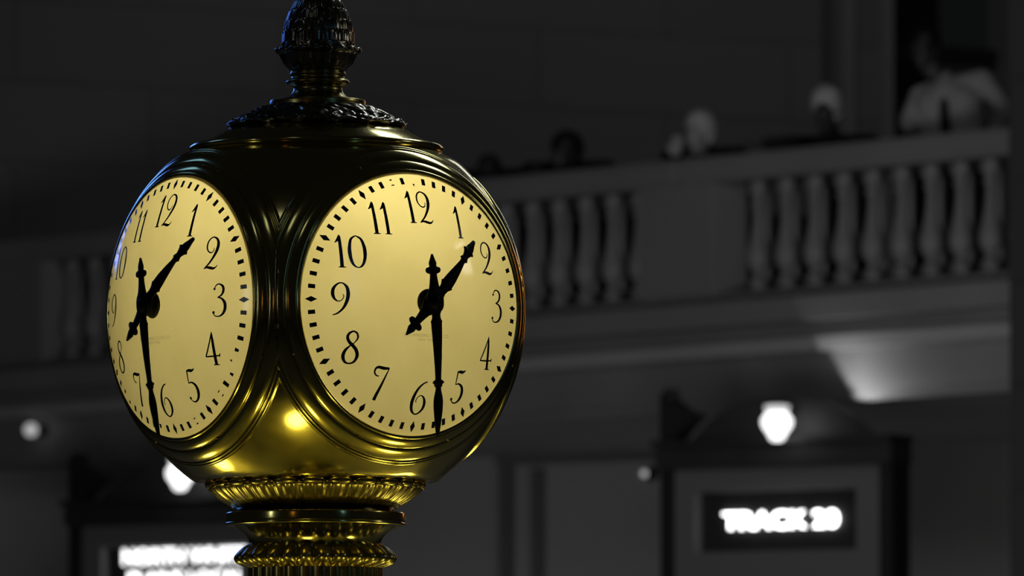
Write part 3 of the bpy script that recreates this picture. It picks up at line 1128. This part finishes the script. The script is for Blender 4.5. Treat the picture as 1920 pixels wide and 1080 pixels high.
turned('leaf_ring', [(165, 347), (169, 350), (166, 355), (150, 363), (130, 372), (112, 382), (97, 389), (92, 388)], SHADE_BRASS, 384, 6, leafmod, leafz, x0=2)
for k in range(16):
    th = 2 * PI * (k + 0.5) / 16
    bm = bmesh.new()
    sphere_bm(bm, OFF + Vector((math.cos(th) * 160 + 2, math.sin(th) * 160, 355)) * S, 6 * S, 6 * S, 9 * S, 12, 8)
    capsule_bm(bm, OFF + Vector((math.cos(th - 0.05) * 165 + 2, math.sin(th - 0.05) * 165, 350)) * S, 3.5 * S,
               OFF + Vector((math.cos(th + 0.05) * 165 + 2, math.sin(th + 0.05) * 165, 350)) * S, 3.5 * S, 8)
    from_bm(bm, 'leaf_tip', SHADE_BRASS, clock)
turned('neck', [(94, 386), (90, 388), (90, 398), (86, 401), (64, 403), (54, 409), (48, 416), (46, 422), (48, 427), (56, 430), (60, 435), (56, 440), (51, 442), (50, 446),
                (53, 450), (51, 454), (50, 457)], BRASS_RELIEF, n=4, x0=3.5)


def cupmod(th, t, r, z):
    return r * (1 + 0.035 * abs(math.sin(th * 8)) * math.sin(min(1, t * 1.2) * PI / 2)) - (2.0 if abs(math.sin(th * 8)) < 0.15 and t > 0.2 else 0)


turned('finial_cup', [(48, 454), (55, 459), (64, 469), (70, 481), (73, 487), (78, 489), (80, 493), (77, 497), (70, 495), (60, 490)], SHADE_BRASS, 160, 4, cupmod,
       lambda th, t, r, z: z + (3.0 * abs(math.sin(th * 8)) if t > 0.5 else 0), x0=4)


def conemod(th, t, r, z):
    row = (z - 488) / 21.0
    i = math.floor(row)
    u = row - i
    a = ((th * 16 / (2 * PI)) + (0.5 if i % 2 else 0)) % 1.0
    a = (a - 0.5) * 2
    edge = 1 - abs(a) ** 2.2
    tip = 0.45 + 0.55 * edge
    m = 1.0 if u < tip else 0.0
    rib = 0.25 * math.cos(a * PI * 2.5)
    return r * (1 + (0.040 * m * (0.35 + 0.65 * u) * edge + 0.035 * rib * m)) if r > 6 else r


turned('pinecone_finial', [(66, 490), (67, 505), (66, 518), (63, 540), (54, 566), (43, 588), (28, 608), (13, 621), (0, 626)], SHADE_BRASS, 260, 16, conemod, x0=4)


def lobes(n, amp, p0=0.0):
    def f(th, t, r, z):
        c = abs(math.cos(th * n / 2 + p0))
        return r * (1 + amp * (c ** 0.6 - 1) + 0.012 * math.cos(th * n * 3) * (1 if t > 0.3 else 0))
    return f


def collarmod(th, t, r, z):
    c = abs(math.cos(th * 12))
    return r * (1 + 0.022 * (c ** 0.6 - 0.8) + 0.006 * math.cos(th * 72) * min(1.0, t * 3))


turned('leaf_collar', [(186, -316), (196, -320), (201, -326), (200, -332), (192, -341), (177, -353), (163, -361), (154, -367)], BRASS_RELIEF, 576, 4, collarmod)
for k in range(24):                               # rounded leaf tips that curl over the collar, with a bead between each two
    th = 2 * PI * k / 24
    bm = bmesh.new()
    Mt = Matrix.Rotation(th, 3, 'Z') @ Matrix.Rotation(R(-20), 3, 'Y')
    sphere_bm(bm, OFF + Vector((math.cos(th) * 198, math.sin(th) * 198, -323)) * S, 10 * S, 23.5 * S, 8.5 * S, 20, 12, Mt)
    from_bm(bm, 'collar_leaf', BRASS_RELIEF, clock)
    th += PI / 24
    bm = bmesh.new()
    capsule_bm(bm, OFF + Vector((math.cos(th - 0.028) * 203, math.sin(th - 0.028) * 203, -329)) * S, 3.4 * S,
               OFF + Vector((math.cos(th + 0.028) * 203, math.sin(th + 0.028) * 203, -329)) * S, 3.4 * S, 10)
    from_bm(bm, 'collar_bead', BRASS_RELIEF, clock)
turned('neck_gap', [(156, -366), (150, -367), (146, -371), (146, -378)], INK, n=1)
turned('pedestal_plate', [(140, -376), (164, -376), (168, -377), (169, -380), (169, -393), (168.5, -394.5), (170, -396), (170, -399), (167, -401), (158, -403), (146, -408), (135, -415),
                          (127, -424), (123, -433), (121, -440)], BRASS, n=4)


def torusl(th, t, r, z):
    c = abs(math.cos(th * 13))
    k = math.sin(min(1.0, max(0.0, t)) * PI) ** 0.7
    return r * (1 + 0.13 * (c ** 0.55 - 0.85) * k)


turned('lobed_collar', [(117, -430), (123, -434), (137, -443), (147, -454), (150, -462), (146, -470), (138, -475), (128, -479), (120, -481)], BRASS_RELIEF, 416, 5, torusl)
turned('fluted_shaft', [(126, -478), (126, -520), (122, -700), (124, -1000), (150, -1030), (190, -1050), (190, -1062)], BRASS_RELIEF, 416, 3,
       lambda th, t, r, z: r * (1 - 0.05 * (1 - abs(math.cos(th * 13)) ** 0.6)) if z > -1005 else r)

# set screws on the bezels
for az in NORMALS[:2]:
    A, U, N = face_axes(az)
    for k in range(8):
        psi = R(22 + 45 * k)
        dv = N * math.cos(R(42.75)) + (A * math.cos(psi) + U * math.sin(psi)) * math.sin(R(42.75))
        bm = bmesh.new()
        sphere_bm(bm, OFF + dv * (RG + 0.8) * S, 2.0 * S, 2.0 * S, 2.0 * S, 10, 8)
        from_bm(bm, 'set_screw', BRASS_RELIEF, clock)

# ------------------------------------------------------------------ information booth under the clock (below the picture)
booth = empty('information_booth', (GC.x, GC.y, 0), 'round brass information booth that carries the clock', 'booth')
from_bm(lathe_bm([(0, 2.30), (1.3, 2.30), (1.55, 2.28), (1.6, 2.22), (1.55, 2.14), (1.4, 2.1)], 64), 'roof', BOOTHM, booth)
from_bm(lathe_bm([(1.4, 2.12), (1.4, 1.15)], 64), 'glazing', mat('booth_glass', (0.3, 0.28, 0.2), 0.1), booth)
from_bm(lathe_bm([(1.3, 1.15), (1.65, 1.15), (1.65, 1.05), (1.5, 1.0), (1.5, 0.12), (1.6, 0.1), (1.6, 0.0)], 64), 'counter', GATEWALL, booth)
for az in (-13, 70, 138, -112):
    a = R(az)
    p = Vector((GC.x + math.sin(a) * 0.86, GC.y - math.cos(a) * 0.86, 2.30))
    o = empty('booth_lamp', p, 'warm glass globe lamp on the booth roof below the clock', 'lamp', 'globe lamps on the booth roof')
    bm = bmesh.new()
    sphere_bm(bm, (0, 0, 0.18), 0.1, 0.1, 0.1, 24, 16)
    from_bm(bm, 'lamp_globe', WARMGLASS, o)
    from_bm(lathe_bm([(0.07, 0.0), (0.06, 0.02), (0.02, 0.03), (0.02, 0.06), (0.045, 0.08), (0.03, 0.085)], 24), 'lamp_base', BRASS_RELIEF, o)


# ------------------------------------------------------------------ people leaning on the rail
def remesh(bm, name, voxel, m, parent, smooth_it=6, keep_label=None):
    me = bpy.data.meshes.new(name)
    bm.to_mesh(me)
    bm.free()
    o = bpy.data.objects.new('tmp', me)
    COL.objects.link(o)
    md = o.modifiers.new('r', 'REMESH')
    md.mode = 'VOXEL'
    md.voxel_size = voxel
    ms = o.modifiers.new('s', 'SMOOTH')
    ms.factor = 0.5
    ms.iterations = smooth_it
    bpy.context.view_layer.update()
    me2 = bpy.data.meshes.new_from_object(o.evaluated_get(bpy.context.evaluated_depsgraph_get()))
    bpy.data.objects.remove(o)
    bpy.data.meshes.remove(me)
    me2.name = name
    return link(name, me2, m, parent, label=keep_label)


def hand_shapes(bm, wrist, fwd, right, side):
    """palm with four bent fingers and a thumb; fwd = finger direction, right = across the palm"""
    fwd, right = Vector(fwd).normalized(), Vector(right).normalized()
    up = right.cross(fwd).normalized()
    w = Vector(wrist)
    pc = w + fwd * 0.05
    for q in (-0.028, -0.010, 0.010, 0.028):
        capsule_bm(bm, w + fwd * 0.012 + right * q * 0.6, 0.014, w + fwd * 0.085 + right * q, 0.0125, 8)
    for q, L in ((-0.030, 0.055), (-0.010, 0.072), (0.010, 0.078), (0.030, 0.068)):
        b = w + fwd * 0.088 + right * q
        k = b + fwd * L * 0.5 + up * 0.006
        e = k + fwd * L * 0.42 - up * 0.022
        capsule_bm(bm, b, 0.010, k, 0.009, 8)
        capsule_bm(bm, k, 0.009, e, 0.0078, 8)
    t0 = w + fwd * 0.03 + right * 0.03 * side
    t1 = t0 + fwd * 0.03 + right * 0.03 * side - up * 0.005
    t2 = t1 + fwd * 0.032 + right * 0.008 * side - up * 0.008
    capsule_bm(bm, t0, 0.013, t1, 0.0105, 8)
    capsule_bm(bm, t1, 0.0105, t2, 0.009, 8)


def head_shapes(bm, c, q, s=1.0):
    """head: skull, jaw, nose, brow, lips, ears. Local -Y is the face direction"""
    def P(x, y, z):
        return c + q @ (Vector((x, y, z)) * s)
    M = q.to_matrix() if hasattr(q, 'to_matrix') else q
    sphere_bm(bm, P(0, 0.012, 0.03), 0.076 * s, 0.095 * s, 0.095 * s, 20, 14, M)
    sphere_bm(bm, P(0, -0.025, -0.03), 0.062 * s, 0.068 * s, 0.085 * s, 20, 14, M)
    sphere_bm(bm, P(0, -0.055, -0.085), 0.036 * s, 0.034 * s, 0.028 * s, 14, 10, M)
    capsule_bm(bm, P(0, -0.088, 0.015), 0.010 * s, P(0, -0.107, -0.025), 0.015 * s)
    capsule_bm(bm, P(-0.04, -0.078, 0.025), 0.012 * s, P(0.04, -0.078, 0.025), 0.012 * s)
    capsule_bm(bm, P(-0.02, -0.086, -0.058), 0.008 * s, P(0.02, -0.086, -0.058), 0.008 * s)
    for sx in (-1, 1):
        sphere_bm(bm, P(0.078 * sx, 0.015, -0.01), 0.012 * s, 0.022 * s, 0.034 * s, 12, 8, M)
        sphere_bm(bm, P(0.032 * sx, -0.077, 0.004), 0.013 * s, 0.012 * s, 0.012 * s, 10, 8, M)


def hair_shapes(bm, c, q, s=1.0, full=1.0):
    def P(x, y, z):
        return c + q @ (Vector((x, y, z)) * s)
    M = q.to_matrix()
    sphere_bm(bm, P(0, 0.022, 0.052), 0.083 * s * full, 0.100 * s * full, 0.092 * s * full, 22, 14, M)
    sphere_bm(bm, P(0, 0.055, 0.0), 0.078 * s * full, 0.066 * s, 0.085 * s, 20, 12, M)
    for sx in (-1, 1):
        sphere_bm(bm, P(0.066 * sx, 0.012, 0.02), 0.018 * s, 0.045 * s, 0.042 * s, 12, 8, M)
    sphere_bm(bm, P(0.02, -0.048, 0.095), 0.06 * s * full, 0.04 * s, 0.026 * s, 14, 8, M)


def person(label, u, v, pl, skin, hair, top, legs, pose, yaw=0.0, tie=None):
    """u, v: pixel of the head centre; the head stands pose['behind'] metres behind the balcony front"""
    t, c0 = pl
    head_pl = (t, c0 + pose['behind'] * math.sqrt(1 + t * t))
    hp = on_plane(u, v, head_pl)
    M = Matrix.Rotation(math.atan2(-t, 1.0) * pose.get('turn', 0.5) + yaw, 4, 'Z')
    hips_y = pose['hips'][1]
    base = Vector((hp.x, hp.y, Z_FL)) - (M @ Vector((pose['head_x'], pose['head_y'], 0)))
    root = empty('person', base, label, 'person', None, M.to_euler().z)
    hz = hp.z - Z_FL
    hc = Vector((pose['head_x'], pose['head_y'], hz))
    from mathutils import Euler
    q = Euler((R(pose.get('nod', 0)), R(pose.get('tilt', 0)), R(pose.get('look', 0)))).to_quaternion()
    hips = Vector(pose['hips'])
    sh = Vector(pose['sh'])               # middle of the shoulders
    sw = pose.get('sw', 0.19)
    shl, shr = sh + Vector((-sw, 0, 0)) + Vector(pose.get('dl', (0, 0, 0))), sh + Vector((sw, 0, 0)) + Vector(pose.get('dr', (0, 0, 0)))
    el, er = Vector(pose['el']), Vector(pose['er'])
    wl, wr = Vector(pose['wl']), Vector(pose['wr'])
    mid = (hips * 0.55 + sh * 0.45)

    def torso(bm, g):
        capsule_bm(bm, hips + Vector((-0.08, 0, 0)), 0.115 + g, hips + Vector((0.08, 0, 0)), 0.115 + g)
        capsule_bm(bm, hips, 0.13 + g, mid, 0.125 + g)
        capsule_bm(bm, mid + Vector((-0.05, 0, 0)), 0.11 + g, mid + Vector((0.05, 0, 0)), 0.11 + g)
        capsule_bm(bm, mid, 0.125 + g, sh - Vector((0, 0, 0.06)), 0.125 + g)
        capsule_bm(bm, sh + Vector((-0.09, 0, -0.10)), 0.10 + g, sh + Vector((0.09, 0, -0.10)), 0.10 + g)
        capsule_bm(bm, shl, 0.062 + g, shr, 0.062 + g)
        if g == 0:
            capsule_bm(bm, sh, 0.065, hc + q @ Vector((0, 0.01, -0.10)), 0.05)
        else:                                     # collar
            nk = (hc - sh).normalized()
            capsule_bm(bm, sh - nk * 0.02, 0.075 + g, sh + nk * 0.05, 0.062 + g * 0.5)
            if 'belly' in pose:
                capsule_bm(bm, hips + Vector((-0.09, -0.05, 0.10)), pose['belly'], sh + Vector((-0.09, -0.02, -0.12)), pose['belly'] * 0.85)
                capsule_bm(bm, hips + Vector((0.07, -0.05, 0.10)), pose['belly'], sh + Vector((0.09, -0.02, -0.10)), pose['belly'] * 0.85)

    def arms(bm, g, cut=0.0):
        for a, b, w in ((shl, el, wl), (shr, er, wr)):
            capsule_bm(bm, a, 0.056 + g, b, 0.042 + g)
            capsule_bm(bm, b, 0.042 + g, w + (b - w) * cut, 0.028 + g)

    def leg(bm, g, feet=True, low=0.08):
        for sx in (-1, 1):
            h0 = hips + Vector((0.09 * sx, 0, -0.03))
            k = Vector((0.11 * sx, hips.y * 0.75 + 0.02, 0.48))
            an = Vector((0.12 * sx, hips.y * 0.75 + 0.10, low))
            capsule_bm(bm, h0, 0.088 + g, k, 0.058 + g)
            capsule_bm(bm, k, 0.058 + g, an, 0.038 + g)
            if feet:
                capsule_bm(bm, an + Vector((0, 0.02, -0.035)), 0.042, an + Vector((0.02 * sx, -0.15, -0.045)), 0.034)
    bm = bmesh.new()
    head_shapes(bm, hc, q)
    capsule_bm(bm, sh + Vector((0, 0.0, -0.02)), 0.06, hc + q @ Vector((0, 0.02, -0.05)), 0.054)
    torso(bm, 0)
    arms(bm, 0)
    leg(bm, 0)
    for w, e, sx in ((wl, el, 1), (wr, er, -1)):
        fw = Vector(pose.get('fl' if sx == 1 else 'fr', (w - e)))
        rt = fw.cross(Vector((0, 0, 1)))
        hand_shapes(bm, w, fw, rt, sx)
    remesh(bm, 'body', 0.0075, skin, root, 4)
    bm = bmesh.new()
    torso(bm, 0.013)
    arms(bm, 0.014, 0.06)
    remesh(bm, pose.get('top_name', 'jacket'), 0.011, top, root, 4)
    bm = bmesh.new()
    capsule_bm(bm, hips + Vector((-0.08, 0, -0.03)), 0.135, hips + Vector((0.08, 0, -0.03)), 0.135)
    leg(bm, 0.016, False, 0.1)
    remesh(bm, 'trousers', 0.012, legs, root, 4)
    bm = bmesh.new()
    hair_shapes(bm, hc, q, 1.0, pose.get('hair', 1.0))
    remesh(bm, 'hair', 0.008, hair, root, 3)
    for sx in (-1, 1):
        bm = bmesh.new()
        sphere_bm(bm, hc + q @ Vector((0.032 * sx, -0.085, 0.004)), 0.007, 0.006, 0.006, 10, 6)
        from_bm(bm, 'eye', BLACK, root)
    if tie:
        bm = bmesh.new()
        ax_ = (sh - mid).normalized()
        nr = (Vector((0, -1, 0)) - ax_ * Vector((0, -1, 0)).dot(ax_)).normalized()
        a = sh + Vector((0, 0, -0.03)) + nr * 0.125
        b = mid + nr * 0.195
        d = (b - a)
        n = 8
        L = []
        for i in range(n + 1):
            p = a + d * (i / n) + nr * (0.022 * math.sin(PI * i / n) + 0.006)
            w = 0.022 if i == 0 else 0.026 + 0.012 * i / n
            L.append([bm.verts.new(p + Vector((x, y, 0))) for x, y in ((-w, 0), (0, -0.012), (w, 0), (0, 0.02))])
        for r0, r1 in zip(L[:-1], L[1:]):
            for k in range(4):
                bm.faces.new((r0[k], r0[(k + 1) % 4], r1[(k + 1) % 4], r1[k]))
        bm.faces.new(L[0])
        bm.faces.new(L[-1])
        from_bm(bm, 'tie', tie, root)
    return root


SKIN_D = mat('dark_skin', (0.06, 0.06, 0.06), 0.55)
SKIN_L = mat('pale_skin', (0.45, 0.45, 0.45), 0.55)
HAIR_D = mat('dark_hair', (0.012, 0.012, 0.012), 0.6)
HAIR_G = mat('grey_hair', (0.62, 0.62, 0.62), 0.7)
SHIRT = mat('white_shirt', (0.40, 0.40, 0.40), 0.8, bump=0.3, bscale=14)
JACKET = mat('black_jacket', (0.015, 0.015, 0.015), 0.8)
TROU = mat('dark_trousers', (0.03, 0.03, 0.03), 0.8)

RT = Z_RAIL - Z_FL
LEAN = dict(behind=0.28, head_x=0.0, head_y=-0.10, hips=(0, 0.52, 0.93), sh=(0, 0.14, 1.10), el=(-0.27, 0.02, RT + 0.06), er=(0.27, 0.02, RT + 0.06),
            wl=(-0.05, -0.12, RT + 0.055), wr=(0.07, -0.10, RT + 0.06), fl=(0.8, -0.2, 0), fr=(-0.8, -0.2, 0), nod=-10)
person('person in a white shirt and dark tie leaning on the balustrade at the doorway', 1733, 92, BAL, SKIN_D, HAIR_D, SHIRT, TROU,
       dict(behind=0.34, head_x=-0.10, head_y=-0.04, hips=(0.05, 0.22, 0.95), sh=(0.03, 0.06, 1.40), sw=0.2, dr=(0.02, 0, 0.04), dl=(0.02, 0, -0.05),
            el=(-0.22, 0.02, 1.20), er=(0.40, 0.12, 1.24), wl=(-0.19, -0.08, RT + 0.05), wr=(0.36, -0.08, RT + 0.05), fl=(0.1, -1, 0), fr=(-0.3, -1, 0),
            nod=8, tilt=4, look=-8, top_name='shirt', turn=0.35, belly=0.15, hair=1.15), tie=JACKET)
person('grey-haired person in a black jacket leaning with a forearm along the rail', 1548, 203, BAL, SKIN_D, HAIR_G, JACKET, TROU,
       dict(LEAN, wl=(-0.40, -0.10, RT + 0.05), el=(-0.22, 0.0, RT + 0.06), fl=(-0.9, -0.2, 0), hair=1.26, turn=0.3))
person('grey-haired person with a pale hand at the chin above the rail', 1310, 247, BAL, SKIN_L, HAIR_G, JACKET, TROU,
       dict(LEAN, er=(0.25, 0.0, RT + 0.06), wl=(-0.13, -0.20, RT + 0.03), fl=(0.15, -0.3, 0.7), el=(-0.22, -0.02, RT + 0.05), look=-20, turn=0.3, hair=1.2))
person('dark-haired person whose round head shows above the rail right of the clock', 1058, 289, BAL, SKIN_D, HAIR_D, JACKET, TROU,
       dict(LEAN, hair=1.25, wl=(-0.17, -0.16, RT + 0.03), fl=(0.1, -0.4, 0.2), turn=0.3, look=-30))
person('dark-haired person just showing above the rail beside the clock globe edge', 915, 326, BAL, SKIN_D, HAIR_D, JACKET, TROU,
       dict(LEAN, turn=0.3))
